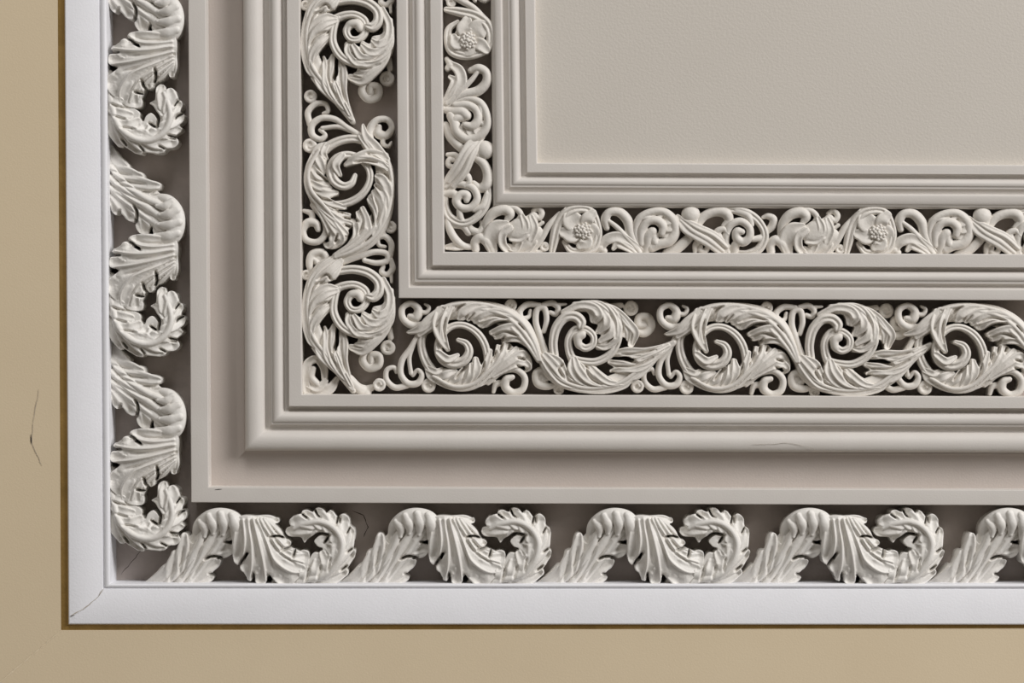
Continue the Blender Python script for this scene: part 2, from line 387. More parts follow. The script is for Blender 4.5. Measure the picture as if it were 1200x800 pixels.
    m.carve(1.5, 4, [(700,478),(722,450)], [(738,488),(755,440)], [(790,485),(810,430)], [(848,470),(864,410)], [(900,435),(908,375)])
    m.carve(1.2, 12, [(985,412),(955,435)], [(1012,330),(985,350)], [(1000,232),(985,262)], [(952,182),(950,215)])
    m.build('curled_tip', M_ORN2, root)
    return root

# ---------------------------------------------------------------- middle frieze: open scroll (A) and tight scroll (B)
def build_scroll_a(X, Y, label):
    root = thing('open_scroll', X, Y, label, 'plaster ornament', 'open acanthus scrolls of the middle frieze')
    A = (460, 340, 5.4545, 545, 405.5, BED_M)
    m = Motif(*A)
    m.sweep('g', [(215, 230, 24, 21), (184, 320, 26, 22), (194, 410, 28, 22), (240, 500, 32, 22), (320, 575, 40, 22), (440, 595, 44, 23), (560, 550, 40, 24), (650, 470, 32, 25), (740, 400, 20, 24)])
    for p in ([(260, 550, 11, 24), (390, 615, 13, 27), (510, 600, 13, 28), (610, 520, 13, 29), (720, 425, 9, 28)],
              [(300, 600, 10, 21), (420, 637, 10, 23), (530, 620, 10, 25), (640, 530, 10, 26)]): m.sweep('r', p)
    m.build('stem', M_ORN, root)
    m = Motif(*A)
    m.sweep('g', [(590, 560, 16, 22), (606, 450, 22, 25), (590, 350, 25, 27), (540, 272, 24, 28), (460, 225, 22, 28), (385, 228, 22, 28), (315, 285, 24, 28), (290, 370, 26, 28), (320, 440, 32, 28), (390, 470, 34, 28), (458, 448, 32, 29), (490, 390, 27, 29), (470, 340, 22, 28), (420, 318, 15, 25)])
    for p in ([(300, 130, 30, 27), (288, 220, 38, 31), (318, 310, 34, 33), (352, 378, 15, 29)], [(365, 110, 24, 28), (330, 200, 26, 33), (318, 285, 20, 32)],
              [(295, 400, 22, 30), (355, 440, 26, 32), (415, 415, 14, 28)]): m.sweep('s', p)
    m.carve(1.3, 6, [(325,380),(350,395),(375,385)], [(340,180),(330,250),(340,320)], [(300,160),(280,240)])
    m.build('spiral_stem', M_ORN, root)
    m = Motif(*A)
    m.sweep('f', [(940, 440, 28, 21), (890, 330, 48, 22), (810, 225, 62, 23), (690, 155, 66, 23), (560, 130, 64, 23), (430, 128, 58, 23), (320, 155, 48, 23), (250, 222, 38, 22), (200, 270, 22, 20)])
    for p in ([(945, 445, 11, 27), (905, 330, 13, 29), (828, 208, 13, 30), (705, 125, 13, 30), (575, 92, 13, 29), (430, 86, 13, 28), (330, 106, 12, 27)],
              [(935, 445, 11, 27), (878, 330, 12, 30), (790, 220, 12, 31), (685, 150, 12, 31), (560, 118, 12, 30)],
              [(925, 445, 10, 27), (852, 340, 11, 30), (765, 245, 11, 31)]): m.sweep('r', p)
    for p in ([(600, 100, 20, 28), (500, 110, 30, 31), (440, 148, 28, 31), (425, 178, 16, 28)], [(640, 120, 18, 29), (560, 128, 26, 31), (502, 165, 22, 30), (484, 186, 13, 27)],
              [(760, 165, 20, 30), (650, 148, 34, 31), (565, 176, 30, 30), (528, 198, 17, 26)], [(800, 190, 20, 30), (690, 172, 26, 31), (615, 200, 26, 29), (576, 228, 16, 25)],
              [(860, 295, 18, 29), (770, 236, 26, 31), (690, 250, 26, 29), (634, 272, 16, 24)], [(880, 335, 18, 28), (790, 278, 26, 29), (712, 284, 22, 28), (660, 302, 14, 22)],
              [(900, 375, 16, 28), (830, 318, 22, 29), (755, 312, 20, 27), (705, 328, 12, 22)],
              [(320, 118, 26, 27), (240, 190, 36, 28), (170, 248, 26, 26), (100, 268, 11, 20)], [(330, 165, 20, 27), (240, 230, 24, 28), (170, 285, 16, 24)],
              [(380, 110, 16, 28), (330, 160, 20, 30), (280, 230, 12, 27)]): m.sweep('s', p, tk=3.4)
    m.plate([(955,450),(930,350),(870,250),(790,165),(690,105),(560,72),(430,68),(340,88),(270,130),(230,190),(170,235),(85,268),(110,282),(165,280),(200,290),(240,250),(265,200),(275,240),(300,200),(330,150),(400,130),(385,185),(400,160),(440,110),(425,160),(430,190),(460,190),(500,150),(490,185),(520,200),(560,238),(606,236),(650,216),(735,192),(740,204),(660,236),(615,266),(650,300),(690,312),(730,330),(790,330),(860,370),(905,430),(930,465)])
    m.carve(1.3, 14, [(600,245),(650,212),(735,200)], [(690,330),(715,300)])
    m.carve(1.3, 4, [(405,135),(425,108),(460,92)], [(482,190),(520,150)])
    m.carve(1.3, 4, [(560,195),(640,165),(740,180)], [(640,290),(720,265),(800,290)])
    m.build('arched_leaf', M_ORN, root)
    m = Motif(*A)
    m.sweep('f', [(570, 575, 26, 20), (660, 480, 44, 21), (760, 410, 50, 20), (830, 430, 36, 18)])
    for p in ([(590, 560, 18, 26), (655, 460, 20, 28), (674, 366, 15, 24)], [(610, 550, 20, 26), (700, 430, 24, 29), (726, 352, 17, 24)],
              [(630, 540, 20, 26), (730, 440, 26, 29), (790, 375, 18, 25)], [(640, 530, 20, 26), (750, 452, 28, 29), (835, 405, 24, 26), (866, 440, 16, 22)],
              [(640, 545, 20, 25), (760, 482, 26, 27), (845, 462, 24, 25), (874, 495, 18, 22), (850, 518, 10, 18)],
              [(520, 585, 20, 25), (592, 485, 24, 29), (625, 388, 15, 26)], [(500, 595, 24, 25), (540, 515, 32, 29), (534, 440, 15, 25)],
              [(465, 605, 22, 25), (500, 535, 24, 29), (500, 475, 13, 25)], [(375, 590, 22, 24), (425, 550, 26, 28), (445, 505, 13, 24)],
              [(290, 565, 24, 23), (340, 540, 28, 27), (398, 515, 15, 24)], [(225, 500, 20, 22), (280, 520, 22, 25), (312, 500, 10, 22)]): m.sweep('s', p, tk=3.8)
    m.plate([(200,480),(250,500),(320,500),(400,505),(420,520),(405,555),(440,520),(470,480),(500,470),(520,425),(545,430),(555,500),(540,560),(570,540),(590,450),(585,390),(610,365),(635,390),(640,440),(660,400),(665,345),(690,350),(710,330),(750,340),(770,360),(830,370),(880,420),(892,480),(860,522),(845,500),(850,450),(800,430),(810,460),(780,470),(800,490),(740,510),(690,540),(600,600),(480,640),(380,640),(280,600),(220,560)])
    m.carve(1.3, 8, [(648,445),(660,390)], [(800,432),(850,445)], [(795,482),(850,505)], [(405,560),(432,525),(470,490)], [(585,460),(570,530),(540,580)], [(700,345),(690,390)], [(752,345),(735,385)])
    m.build('spreading_leaf', M_ORN, root)
    m = Motif(*A)
    m.sweep('r', [(610, 595, 15, 18), (700, 522, 19, 21), (790, 508, 21, 22), (845, 560, 21, 22), (832, 632, 22, 22), (772, 655, 24, 22), (722, 620, 28, 23), (728, 570, 26, 24), (765, 556, 18, 23)])
    m.sweep('r', [(720, 590, 20, 19), (662, 602, 20, 19), (645, 650, 13, 17)])
    m.build('volute', M_ORN, root)
    m = Motif(*A)
    m.sweep('r', [(225, 212, 20, 21), (125, 225, 24, 21), (65, 180, 22, 21), (62, 112, 20, 21), (115, 84, 20, 21), (162, 120, 26, 21), (148, 172, 32, 21), (108, 165, 18, 19)])
    m.sweep('r', [(170, 138, 15, 19), (215, 140, 16, 19), (232, 107, 12, 18), (205, 88, 8, 16)])
    m.build('volute', M_ORN, root)
    m = Motif(*A)
    m.sweep('r', [(165, 285, 20, 20), (112, 370, 18, 20), (58, 450, 20, 20), (52, 540, 20, 20), (100, 598, 22, 20), (162, 592, 22, 20), (186, 542, 18, 20), (160, 510, 14, 19), (128, 545, 12, 17)])
    m.sweep('r', [(140, 330, 14, 19), (106, 430, 14, 19), (115, 530, 14, 18)])
    m.build('tendril', M_ORN, root)
    m = Motif(*A)
    m.sweep('r', [(90, 610, 20, 18), (12, 622, 20, 18), (-42, 570, 18, 18), (-38, 508, 16, 18), (8, 494, 14, 18), (20, 525, 10, 16)])
    m.disc(228, 610, 46, 18); m.disc(-88, 605, 42, 18)
    m.build('tendril', M_ORN, root)
    return root

def build_scroll_b(X, Y, label):
    root = thing('tight_scroll', X, Y, label, 'plaster ornament', 'tight acanthus scrolls of the middle frieze')
    A = (600, 340, 5.4545, 690, 405.5, BED_M)
    m = Motif(*A)
    m.sweep('f', [(190, 430, 28, 21), (250, 530, 42, 22), (370, 595, 46, 22), (520, 610, 44, 22), (660, 580, 46, 22), (800, 500, 52, 22), (920, 410, 38, 23), (1040, 335, 20, 21)])
    for p in ([(195, 465, 11, 24), (268, 568, 13, 26), (400, 635, 13, 26), (560, 645, 13, 26), (700, 612, 13, 26), (840, 510, 12, 27), (960, 400, 9, 26)],
              [(200, 440, 11, 25), (290, 555, 12, 28), (420, 615, 12, 28), (570, 622, 12, 28), (700, 585, 12, 28), (830, 490, 10, 28)]): m.sweep('r', p)
    m.build('stem', M_ORN, root)
    m = Motif(*A)
    for p in ([(190, 425, 20, 25), (238, 500, 24, 28), (318, 588, 22, 28), (430, 625, 12, 27)], [(212, 415, 22, 26), (272, 480, 28, 30), (335, 560, 22, 29), (430, 608, 10, 28)],
              [(235, 420, 22, 26), (296, 455, 28, 30), (326, 500, 22, 29), (350, 560, 12, 27)], [(280, 440, 18, 28), (318, 455, 14, 26)],
              [(388, 440, 18, 26), (378, 495, 24, 29), (425, 570, 24, 29), (540, 622, 13, 27)], [(402, 440, 18, 27), (424, 505, 25, 31), (484, 572, 23, 31), (600, 617, 12, 28)],
              [(424, 462, 14, 27), (466, 515, 22, 31), (538, 572, 20, 30), (640, 605, 10, 28)],
              [(478, 492, 14, 26), (500, 545, 24, 30), (560, 590, 22, 30), (680, 612, 11, 27)], [(505, 492, 14, 27), (548, 540, 23, 31), (618, 588, 20, 30), (715, 600, 10, 27)],
              [(545, 512, 12, 26), (590, 555, 18, 29), (660, 590, 12, 28)]): m.sweep('s', p, tk=3.6)
    m.plate([(170,440),(215,400),(290,430),(320,445),(335,500),(345,520),(360,470),(380,420),(420,450),(470,470),(540,490),(560,520),(600,570),(650,600),(720,600),(760,590),(740,620),(620,660),(480,660),(370,635),(270,580),(200,510)])
    m.carve(1.4, 5, [(345,520),(365,580),(430,618)], [(470,480),(500,560),(570,605)], [(335,470),(300,500),(330,560)])
    m.build('sheath_leaf', M_ORN, root)
    m = Motif(*A)
    for p in ([(960, 362, 16, 26), (850, 390, 24, 28), (740, 388, 24, 27), (660, 398, 18, 23)], [(960, 385, 16, 26), (850, 418, 20, 28), (770, 420, 16, 26)],
              [(940, 405, 18, 26), (840, 465, 22, 29), (725, 470, 22, 27), (640, 458, 14, 22)], [(930, 425, 18, 26), (820, 498, 24, 29), (720, 505, 22, 27), (650, 515, 14, 22)],
              [(900, 455, 20, 26), (810, 540, 26, 28), (750, 562, 20, 26), (705, 566, 13, 22)],
              [(1000, 350, 12, 25), (900, 400, 14, 29), (800, 440, 10, 28)]): m.sweep('s', p, tk=3.6)
    m.plate([(770,600),(688,582),(692,556),(735,548),(700,528),(636,530),(624,512),(652,494),(610,462),(622,444),(690,452),(720,446),(790,464),(796,452),(742,424),(640,424),(648,396),(740,362),(850,375),(960,345),(1040,325),(1040,340),(940,440),(850,540)])
    m.carve(1.4, 24, [(640,432),(700,438),(790,460)], [(640,528),(690,545),(740,552)])
    m.carve(1.2, 5, [(700,408),(800,405),(920,380)], [(660,485),(780,485),(900,430)])
    m.build('spreading_leaf', M_ORN, root)
    m = Motif(*A)
    m.sweep('g', [(275, 440, 28, 24), (264, 330, 29, 27), (288, 232, 31, 29), (345, 170, 32, 30), (408, 168, 34, 31), (444, 205, 32, 32), (440, 225, 26, 32)])
    m.build('hooked_stem', M_ORN, root)
    m = Motif(*A)
    m.sweep('g', [(400, 470, 30, 24), (366, 385, 26, 26), (364, 310, 24, 27), (405, 250, 24, 27), (470, 248, 24, 28), (520, 290, 22, 30), (518, 345, 22, 30), (470, 370, 24, 30), (428, 348, 24, 30)])
    m.sweep('r', [(470, 372, 22, 28), (426, 345, 26, 31), (424, 300, 28, 32), (448, 286, 26, 32)])
    m.sweep('g', [(380, 430, 20, 25), (450, 452, 24, 27), (540, 456, 26, 28), (628, 408, 26, 29), (680, 320, 22, 30), (692, 230, 16, 30)])
    m.build('spiral_stem', M_ORN, root)
    m = Motif(*A)
    m.sweep('f', [(360, 130, 28, 22), (470, 102, 36, 23), (590, 135, 62, 24), (650, 230, 68, 24), (620, 315, 46, 24)])
    for p in ([(330, 140, 20, 27), (430, 96, 24, 30), (525, 112, 26, 32), (556, 165, 26, 33), (532, 202, 13, 28)], [(400, 90, 18, 28), (520, 92, 24, 31), (598, 150, 26, 33), (604, 220, 26, 34), (562, 268, 13, 29)],
              [(450, 80, 18, 28), (570, 95, 24, 31), (643, 180, 24, 33), (640, 270, 26, 34), (564, 325, 17, 30)], [(500, 80, 16, 28), (620, 117, 22, 31), (683, 212, 22, 32), (670, 310, 22, 33), (594, 368, 13, 28)],
              [(520, 82, 16, 27), (650, 122, 24, 30), (738, 202, 28, 30), (792, 272, 24, 27), (776, 340, 13, 22)], [(600, 102, 14, 27), (690, 172, 20, 30), (744, 258, 22, 28), (742, 315, 11, 24)],
              [(640, 350, 18, 30), (585, 366, 20, 29), (545, 356, 12, 27)]): m.sweep('s', p, tk=3.8)
    m.plate([(320,150),(380,95),(450,72),(560,75),(650,110),(740,190),(805,260),(800,310),(775,362),(745,360),(740,320),(705,300),(680,345),(640,345),(600,378),(540,378),(535,340),(570,285),(530,275),(550,220),(505,205),(490,150),(450,120),(390,125)])
    m.carve(1.5, 3.0, [(700,295),(710,240),(680,160)], [(660,300),(660,210),(600,125)])
    m.build('crown_leaf', M_ORN, root)
    m = Motif(*A)
    m.sweep('r', [(215, 405, 24, 22), (178, 290, 20, 22), (152, 195, 20, 22), (165, 118, 20, 22), (204, 112, 20, 22), (222, 180, 18, 22), (206, 262, 15, 21)])
    m.build('tendril', M_ORN, root)
    m = Motif(*A)
    m.sweep('r', [(175, 95, 18, 21), (100, 90, 20, 21), (52, 130, 20, 21), (62, 178, 18, 21), (108, 168, 14, 19), (118, 130, 12, 18)])
    m.sweep('r', [(62, 118, 15, 19), (20, 143, 14, 19), (-30, 125, 12, 17)]); m.disc(-8, 95, 40, 18)
    m.build('tendril', M_ORN, root)
    m = Motif(*A)
    m.sweep('r', [(200, 92, 16, 21), (260, 82, 20, 21), (296, 115, 18, 21), (280, 152, 18, 20), (245, 140, 14, 19)])
    m.sweep('r', [(285, 92, 13, 20), (345, 88, 9, 19)])
    m.build('tendril', M_ORN, root)
    m = Motif(*A)
    m.sweep('r', [(290, 600, 14, 17), (230, 615, 24, 19), (165, 596, 26, 19), (155, 532, 24, 19), (200, 508, 22, 19), (232, 550, 20, 19), (205, 578, 14, 18)])
    m.ball(195, 560, 46, 16, .3); m.disc(300, 636, 34, 17)
    m.build('volute', M_ORN, root)
    m = Motif(*A)
    m.sweep('r', [(640, 100, 18, 8), (700, 95, 20, 8)]); m.disc(765, 114, 48, 8)
    m.sweep('r', [(780, 258, 18, 9), (850, 275, 26, 10), (898, 230, 26, 10), (876, 170, 24, 10), (818, 172, 24, 10), (812, 218, 22, 10), (855, 225, 16, 9)])
    m.ball(850, 220, 50, 6, .3)
    m.build('volute', M_ORN, root)
    return root

# ---------------------------------------------------------------- inner frieze
YI = 269.0
def build_leaf_sprig(X, Y, label):
    root = thing('leaf_sprig', X, Y, label, 'plaster ornament', 'curling leaf sprigs of the inner frieze')
    A = (890, 220, 7.5, 950, YI+2.5, BED_I)
    m = Motif(*A)
    m.sweep('r', [(110, 560, 34, 20), (105, 500, 36, 22), (150, 458, 38, 24), (205, 490, 40, 23), (250, 560, 40, 20)])
    m.sweep('s', [(260, 570, 40, 20), (240, 470, 60, 24), (290, 375, 60, 27), (370, 350, 40, 27)])
    m.sweep('s', [(400, 580, 30, 20), (350, 520, 34, 25), (350, 430, 34, 28), (410, 380, 30, 29)])
    m.build('base_leaf', M_ORN, root)
    m = Motif(*A)
    m.sweep('r', [(195, 430, 26, 20), (205, 330, 34, 24), (275, 240, 42, 27), (370, 215, 44, 28), (415, 255, 38, 28), (390, 300, 24, 26)])
    m.sweep('r', [(350, 190, 14, 24), (460, 205, 22, 26), (510, 260, 22, 26), (480, 310, 16, 24)])
    m.build('curled_leaf', M_ORN, root)
    m = Motif(*A)
    m.sweep('f', [(380, 400, 50, 24), (470, 390, 80, 26), (580, 340, 80, 26), (620, 280, 40, 24)])
    m.sweep('f', [(470, 560, 50, 20), (540, 480, 80, 23), (640, 420, 60, 23)])
    for p in ([(400, 540, 26, 20), (460, 560, 30, 21), (500, 500, 26, 24)], [(480, 590, 26, 18), (560, 570, 34, 21), (620, 500, 30, 24)],
              [(540, 430, 26, 26), (550, 350, 30, 28), (520, 270, 20, 27)], [(600, 470, 28, 25), (630, 380, 30, 27), (600, 280, 20, 26)],
              [(430, 470, 26, 25), (500, 470, 30, 26), (560, 440, 22, 27)]): m.sweep('s', p)
    m.sweep('r', [(600, 590, 26, 19), (690, 470, 26, 22), (760, 350, 24, 23), (850, 250, 20, 21)])
    m.build('broad_leaf', M_ORN, root)
    m = Motif(*A)
    m.sweep('r', [(620, 225, 20, 18), (660, 205, 24, 20), (695, 245, 24, 22), (670, 290, 22, 23), (630, 275, 18, 24)])
    m.sweep('r', [(700, 330, 16, 22), (650, 360, 14, 22), (610, 335, 12, 22)])
    m.build('tendril', M_ORN, root)
    m = Motif(*A); m.disc(718, 540, 42, 18); m.sweep('r', [(610, 560, 18, 18), (660, 585, 18, 17), (700, 575, 12, 17)])
    m.build('volute', M_ORN, root)
    return root

def build_flower(X, Y, label):
    root = thing('flower_rosette', X, Y, label, 'plaster ornament', 'flower rosettes of the inner frieze')
    A = (890, 220, 7.5, 1028, YI+2.5, BED_I)
    m = Motif(*A)
    m.sweep('g', [(770, 590, 24, 18), (795, 460, 40, 22), (830, 330, 44, 24), (910, 230, 42, 26), (1010, 200, 36, 26), (1100, 215, 34, 25), (1160, 300, 30, 24), (1180, 430, 32, 23), (1140, 540, 36, 22), (1040, 575, 36, 21), (940, 565, 28, 20), (880, 490, 18, 19)])
    m.build('ring_stem', M_ORN, root)
    m = Motif(*A); m.ball(1035, 390, 140, 20, .2); m.sweep('r', [(1030, 380, 60, 19), (930, 300, 70, 19), (880, 340, 40, 18)]); m.sweep('r', [(1050, 380, 60, 19), (1120, 330, 60, 19), (1150, 420, 40, 18)]); m.build('calyx', M_ORN, root)
    for p in ([(1020, 370, 50, 22), (955, 310, 84, 26), (925, 235, 56, 25)], [(1060, 360, 44, 22), (1085, 290, 54, 27), (1125, 245, 40, 26)],
              [(1060, 400, 50, 22), (1110, 400, 74, 25), (1145, 470, 48, 22)], [(1040, 430, 44, 22), (1070, 500, 56, 25), (1020, 525, 32, 23)],
              [(1010, 420, 44, 22), (945, 430, 64, 25), (880, 410, 44, 24)]):
        m = Motif(*A); m.sweep('s', p, tk=4); m.build('petal', M_ORN, root)
    m = Motif(*A)
    rnd = random.Random(3)
    m.ball(1050, 395, 62, 26, .4)
    for i in range(26):
        a = i*2.4; r = 13.5*math.sqrt(i)
        m.ball(1052+r*1.15*math.cos(a), 395+r*math.sin(a), 14, 29-r*0.05+rnd.uniform(-.4, .4), .8)
    m.build('seed_head', M_ORN, root, vox=0.35, it=1)
    return root

def build_inner_scroll(X, Y, label):
    root = thing('spiral_scroll', X, Y, label, 'plaster ornament', 'spiral scrolls of the inner frieze')
    A = (690, 220, 7.5, 763, YI, BED_I)
    m = Motif(*A)
    m.sweep('r', [(440, 540, 26, 20), (375, 410, 36, 23), (340, 280, 40, 25), (262, 208, 38, 26), (180, 215, 34, 26), (145, 280, 36, 25), (160, 345, 26, 22)])
    m.sweep('r', [(450, 560, 20, 20), (340, 440, 22, 23), (250, 345, 20, 24), (180, 290, 16, 24)])
    m.build('hooked_stem', M_ORN, root)
    m = Motif(*A)
    m.sweep('s', [(470, 570, 36, 19), (370, 490, 44, 23), (260, 430, 44, 24), (160, 455, 42, 23), (110, 520, 30, 20)])
    m.sweep('s', [(440, 580, 24, 19), (340, 520, 34, 23), (250, 495, 30, 23), (220, 530, 18, 21)])
    m.sweep('r', [(60, 560, 20, 17), (110, 530, 30, 20), (140, 550, 26, 19)])
    m.build('leaf', M_ORN, root)
    m = Motif(*A)
    m.sweep('r', [(440, 500, 26, 20), (412, 370, 26, 23), (450, 265, 30, 26), (550, 210, 30, 27), (660, 208, 32, 27), (742, 280, 40, 26), (764, 380, 42, 25), (708, 466, 42, 25), (620, 492, 40, 24), (560, 520, 40, 22)])
    m.sweep('r', [(440, 265, 24, 25), (520, 262, 20, 26), (610, 262, 18, 25), (660, 225, 14, 24)])
    m.build('outer_ring', M_ORN, root)
    m = Motif(*A)
    m.sweep('r', [(465, 480, 32, 22), (468, 370, 34, 25), (520, 295, 34, 27), (600, 285, 36, 28), (655, 335, 36, 28), (645, 395, 26, 27)])
    m.sweep('r', [(500, 590, 30, 18), (520, 500, 44, 22), (530, 420, 44, 25), (560, 385, 40, 26)])
    m.sweep('r', [(575, 420, 36, 24), (590, 480, 34, 24), (650, 500, 20, 23)])
    m.build('spiral_stem', M_ORN, root)
    m = Motif(*A)
    for p in ([(640, 270, 34, 22), (690, 285, 42, 25), (735, 275, 26, 25)], [(650, 335, 34, 22), (705, 345, 42, 24.5), (750, 335, 26, 24)], [(640, 400, 30, 21), (690, 405, 38, 23), (740, 400, 24, 23)]): m.sweep('s', p, tk=3)
    m.build('fluted_leaf', M_ORN, root)
    return root

def build_cross(X, Y, label):
    root = thing('crossed_stem_bud', X, Y, label, 'plaster ornament', 'crossed stems with buds of the inner frieze')
    A = (790, 220, 7.5, 815, YI, BED_I)
    m = Motif(*A)
    m.ball(150, 232, 84, 27, .75); m.sweep('r', [(180, 300, 46, 24), (150, 340, 40, 23)])
    m.build('bud', M_ORN, root)
    m = Motif(*A)
    m.sweep('s', [(35, 245, 16, 21), (100, 325, 56, 26), (210, 390, 66, 28), (330, 450, 70, 26), (450, 540, 60, 21), (520, 580, 40, 18)])
    m.sweep('r', [(60, 285, 14, 23), (160, 375, 20, 28), (300, 455, 22, 27), (430, 550, 18, 22)], tk=4); m.sweep('r', [(70, 265, 12, 23), (200, 350, 18, 28.5), (350, 420, 18, 27), (470, 520, 14, 23)], tk=4)
    m.build('leaf', M_ORN, root)
    m = Motif(*A)
    m.sweep('r', [(-60, 580, 40, 18), (40, 520, 44, 20), (140, 430, 36, 22), (210, 320, 34, 23), (270, 245, 36, 24), (370, 205, 40, 25), (460, 220, 44, 26), (485, 280, 36, 24), (440, 330, 20, 22)])
    m.build('stem', M_ORN, root)
    m = Motif(*A)
    m.sweep('r', [(190, 560, 18, 18), (195, 490, 22, 21), (250, 455, 24, 22), (300, 500, 22, 21), (280, 555, 22, 20), (235, 545, 22, 20), (240, 510, 18, 20)])
    m.build('volute', M_ORN, root)
    return root

def build_double_scroll(X, Y, label):
    root = thing('ringed_scroll', X, Y, label, 'plaster ornament', 'ringed scrolls of the inner frieze')
    A = (790, 220, 7.5, 867, YI, BED_I)
    m = Motif(*A)
    m.sweep('r', [(455, 570, 40, 19), (458, 430, 32, 23), (500, 325, 30, 26), (590, 292, 30, 27), (665, 350, 30, 27), (665, 435, 32, 27), (605, 475, 36, 26), (550, 430, 34, 26), (560, 380, 34, 27), (600, 385, 24, 27)])
    m.sweep('r', [(540, 570, 36, 19), (545, 500, 34, 23), (580, 460, 30, 25)])
    m.build('spiral_stem', M_ORN, root)
    m = Motif(*A)
    m.sweep('g', [(470, 190, 20, 22), (600, 205, 36, 25), (720, 265, 32, 25), (795, 370, 30, 24), (800, 450, 34, 23), (745, 540, 36, 22), (650, 575, 30, 20), (560, 570, 24, 18)])
    m.sweep('r', [(560, 200, 30, 24), (655, 245, 30, 26), (685, 320, 22, 25)])
    m.sweep('r', [(690, 450, 22, 25), (750, 440, 26, 24), (790, 420, 20, 22)])
    m.build('outer_ring', M_ORN, root)
    m = Motif(*A)
    m.sweep('r', [(480, 560, 26, 19), (430, 470, 30, 22), (385, 385, 30, 24), (440, 360, 22, 25), (475, 400, 18, 24)])
    m.build('leaf', M_ORN, root)
    m = Motif(*A)
    m.sweep('r', [(815, 385, 26, 19), (870, 330, 32, 21), (880, 270, 30, 22), (830, 245, 24, 21), (790, 255, 16, 19)])
    m.build('tendril', M_ORN, root)
    return root

# ---------------------------------------------------------------- place everything
leaf = build_outer(300, 637.5, 'white acanthus leaf in the lower outer frieze, the one beside the mitred corner')
names_h = ['second', 'third', 'fourth']
for i, (x, y) in enumerate(((530, 637.5), (763, 637.5), (991, 637.5))):
    dup(leaf, x, y, 'white acanthus leaf in the lower outer frieze, %s along from the mitred corner' % names_h[i])
dup(leaf, 1224, 637.5, 'white acanthus leaf in the lower outer frieze cut by the right picture edge')
for i, y in enumerate((530, 302, 64)):
    dup(leaf, 175.5-i*1.2, y, ('white acanthus leaf in the upright left frieze, %s' % ('lowest, just above the corner', 'the middle one of three', 'topmost, cut by the picture edge')[i]), rot=R90)

sa = build_scroll_a(545, 405.5, 'open plaster scroll in the lower middle frieze, directly right of its corner')
dup(sa, 848.5, 407.5, 'open plaster scroll in the lower middle frieze, between the two tight scrolls')
dup(sa, 1129, 408, 'open plaster scroll in the lower middle frieze at the right edge of the view')
dup(sa, 408.5, 213, 'open plaster scroll in the upright middle frieze, between the two tight scrolls', rot=R90)
sb = build_scroll_b(690, 405.5, 'tight plaster scroll in the lower middle frieze, the nearer of the two to the corner')
dup(sb, 991, 408.5, 'tight plaster scroll in the lower middle frieze, the one farther right from the corner')
dup(sb, 409, 357, 'tight plaster scroll in the upright middle frieze, just above the corner', rot=R90)
dup(sb, 408, 40, 'tight plaster scroll in the upright middle frieze, at the top of the view', rot=R90)

# corner sprig of the middle frieze
cs = thing('corner_sprig', 377, 441, 'small cupped plaster leaf in the corner of the middle frieze', 'plaster ornament')
A = (345, 280, 4.207, 377, 441, BED_M)
m = Motif(*A)
m.sweep('s', [(60, 770, 20, 14), (50, 690, 22, 18), (62, 615, 22, 20), (105, 592, 20, 20), (140, 630, 20, 19), (145, 690, 16, 17)])
m.sweep('r', [(90, 640, 14, 20), (80, 680, 18, 20), (110, 715, 16, 18)])
m.build('curled_leaf', M_ORN, cs)
m = Motif(*A)
m.sweep('s', [(60, 745, 24, 14), (120, 755, 30, 17), (175, 735, 26, 18), (205, 690, 14, 16)])
m.sweep('s', [(70, 720, 20, 16), (110, 735, 22, 18), (150, 700, 14, 18)])
m.build('cup_leaf', M_ORN, cs)
st = thing('stem_foot', 427, 457, 'stub where the upright frieze stem ends on the sill beside the corner sprig', 'plaster ornament')
m = Motif(345, 280, 4.207, 427, 457, BED_M)
m.sweep('r', [(270, 690, 22, 22), (310, 735, 26, 20), (345, 755, 34, 15)]); m.sweep('r', [(300, 755, 22, 14), (375, 735, 18, 14)])
m.build('stem', M_ORN, st)

# inner frieze
sp = build_leaf_sprig(602.5, YI-1, 'curling leaf sprig in the lower inner frieze, next to the corner')
dup(sp, 950, YI+2, 'curling leaf sprig in the lower inner frieze, midway along, left of a flower')
dup(sp, 549, -34, 'curling leaf sprig in the upright inner frieze, cut off by the top of the view', rot=R90)
fl = build_flower(682, YI, 'flower rosette in the lower inner frieze, the one nearer the corner')
dup(fl, 1028, YI+2, 'flower rosette in the lower inner frieze, the one toward the right')
dup(fl, 550, 45, 'flower rosette in the upright inner frieze near the top', rot=R90)
sc = build_inner_scroll(763, YI, 'spiral scroll in the lower inner frieze, right after the first flower')
dup(sc, 1108.5, YI+2, 'spiral scroll in the lower inner frieze, right of the second flower')
dup(sc, 549, 133, 'spiral scroll in the upright inner frieze, below the flower', rot=R90)
cr = build_cross(815, YI, 'crossed leaf and stem with a round bud, in the middle of the lower inner frieze')
dup(cr, 1157.5, YI+2, 'crossed leaf and stem with a round bud near the right edge of the inner frieze')
dup(cr, 550, 180, 'crossed leaf and stem with a bud in the upright inner frieze', rot=R90)
ds = build_double_scroll(867, YI, 'ringed scroll in the lower inner frieze, right of the crossed stems')
dup(ds, 1210, YI+2, 'ringed scroll in the lower inner frieze cut off by the right edge of the view')
dup(ds, 549, 231, 'ringed scroll in the upright inner frieze, lowest, above the corner', rot=R90)
ci = thing('corner_sprig', 540, 275, 'small plaster leaf stem bending round the corner of the inner frieze', 'plaster ornament')
m = Motif(510, 190, 6.6667, 540, 275, BED_I)
m.sweep('r', [(95, 400, 20, 20), (105, 500, 26, 22), (150, 590, 28, 22), (220, 650, 24, 20), (300, 660, 20, 18)])
m.sweep('s', [(90, 660, 20, 16), (150, 655, 30, 19), (210, 660, 22, 18)])
m.build('stem', M_ORN, ci)
m = Motif(510, 190, 6.6667, 540, 275, BED_I)
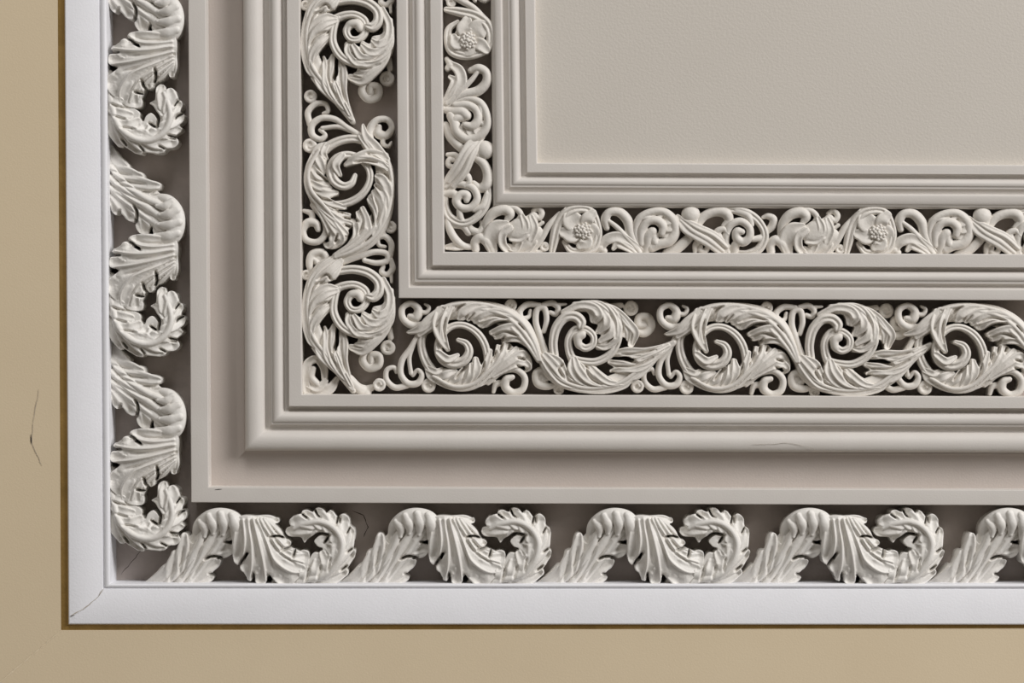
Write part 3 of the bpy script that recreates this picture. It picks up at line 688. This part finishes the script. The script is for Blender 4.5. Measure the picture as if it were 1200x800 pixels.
m.sweep('r', [(150, 490, 22, 20), (215, 500, 22, 21), (260, 545, 26, 20)])
m.build('bud', M_ORN, ci)

# cracks and chips
sm = crack('seam_highlight', [(74, 737), (40, 766), (-40, 834)], lambda x, y: 42+(75-x)*56/235, 1.0, M_SEAM, w_l, .3)  # light line on the wall mitre, painted as a paler strip
crack('crack', [(48, 455), (42, 495), (40, 518), (46, 532), (52, 545)], lambda x, y: 42+(75-x)*56/235, 0.38, M_HAIR, w_l)
crack('crack', [(39, 508), (40, 520)], lambda x, y: 42+(75-x)*56/235, 0.7, M_CRACK, w_l, .2)
tr2 = bpy.data.objects['trim_2']; tr5 = bpy.data.objects['trim_5']; tr4 = bpy.data.objects['trim_4']
crack('crack', [(84, 720), (95, 715), (106, 707), (116, 698), (122, 689)], lambda x, y: 47.6-(x-83)*13.5/37.5, 0.5, M_HAIR, tr2)
crack('crack', [(84, 720.5), (90, 719)], 47.2, 0.7, M_CRACK, tr2, .2)
crack('chip', [(252, 573.5), (260, 573)], 30, 0.8, M_CRACK, tr4, .3)
crack('crack', [(880, 521), (925, 519), (945, 523), (965, 531)], 33, 0.2, M_HAIR, bpy.data.objects['trim_6'])
crack('crack', [(136, 676), (150, 660), (165, 642)], BED_O, 0.5, M_CRACK, bpy.data.objects['trim_3'])
crack('crack', [(410, 601), (424, 606), (429, 620), (424, 632)], BED_O, 0.6, M_CRACK, bpy.data.objects['trim_3'])

# ---------------------------------------------------------------- camera, light
cam = bpy.data.cameras.new('camera'); co = bpy.data.objects.new('camera', cam); COL.objects.link(co)
co.location = (0, 0, 0); co.rotation_euler = (math.pi, 0, 0)
cam.sensor_width = 36; cam.lens = 36*ZC/(1200*S); cam.clip_end = 100
scene.camera = co

def area(name, loc, target, size, power, col):
    l = bpy.data.lights.new(name, 'AREA'); l.shape = 'RECTANGLE'; l.size, l.size_y = size
    l.energy = power; l.color = col
    o = bpy.data.objects.new(name, l); COL.objects.link(o); o.location = loc
    from mathutils import Vector
    d = Vector(target)-Vector(loc); o.rotation_euler = d.to_track_quat('-Z', 'Y').to_euler()
    return o
area('window_light_right', (14.0, -7.6, ZC-9.2), (-0.4, 0.2, ZC), (5.2, 6.8), 2520, (1.0, 0.985, 0.985))
area('window_light_back', (0.0, -12.0, ZC-8.6), (-0.3, 0.3, ZC), (6, 4.2), 640, (1.0, 0.985, 0.98))
w = bpy.data.worlds.new('room'); scene.world = w; w.use_nodes = True
w.node_tree.nodes['Background'].inputs['Color'].default_value = (1.0, 0.91, 0.80, 1)
w.node_tree.nodes['Background'].inputs['Strength'].default_value = 0.13
scene.view_settings.view_transform = 'Standard'
scene.view_settings.look = 'None'
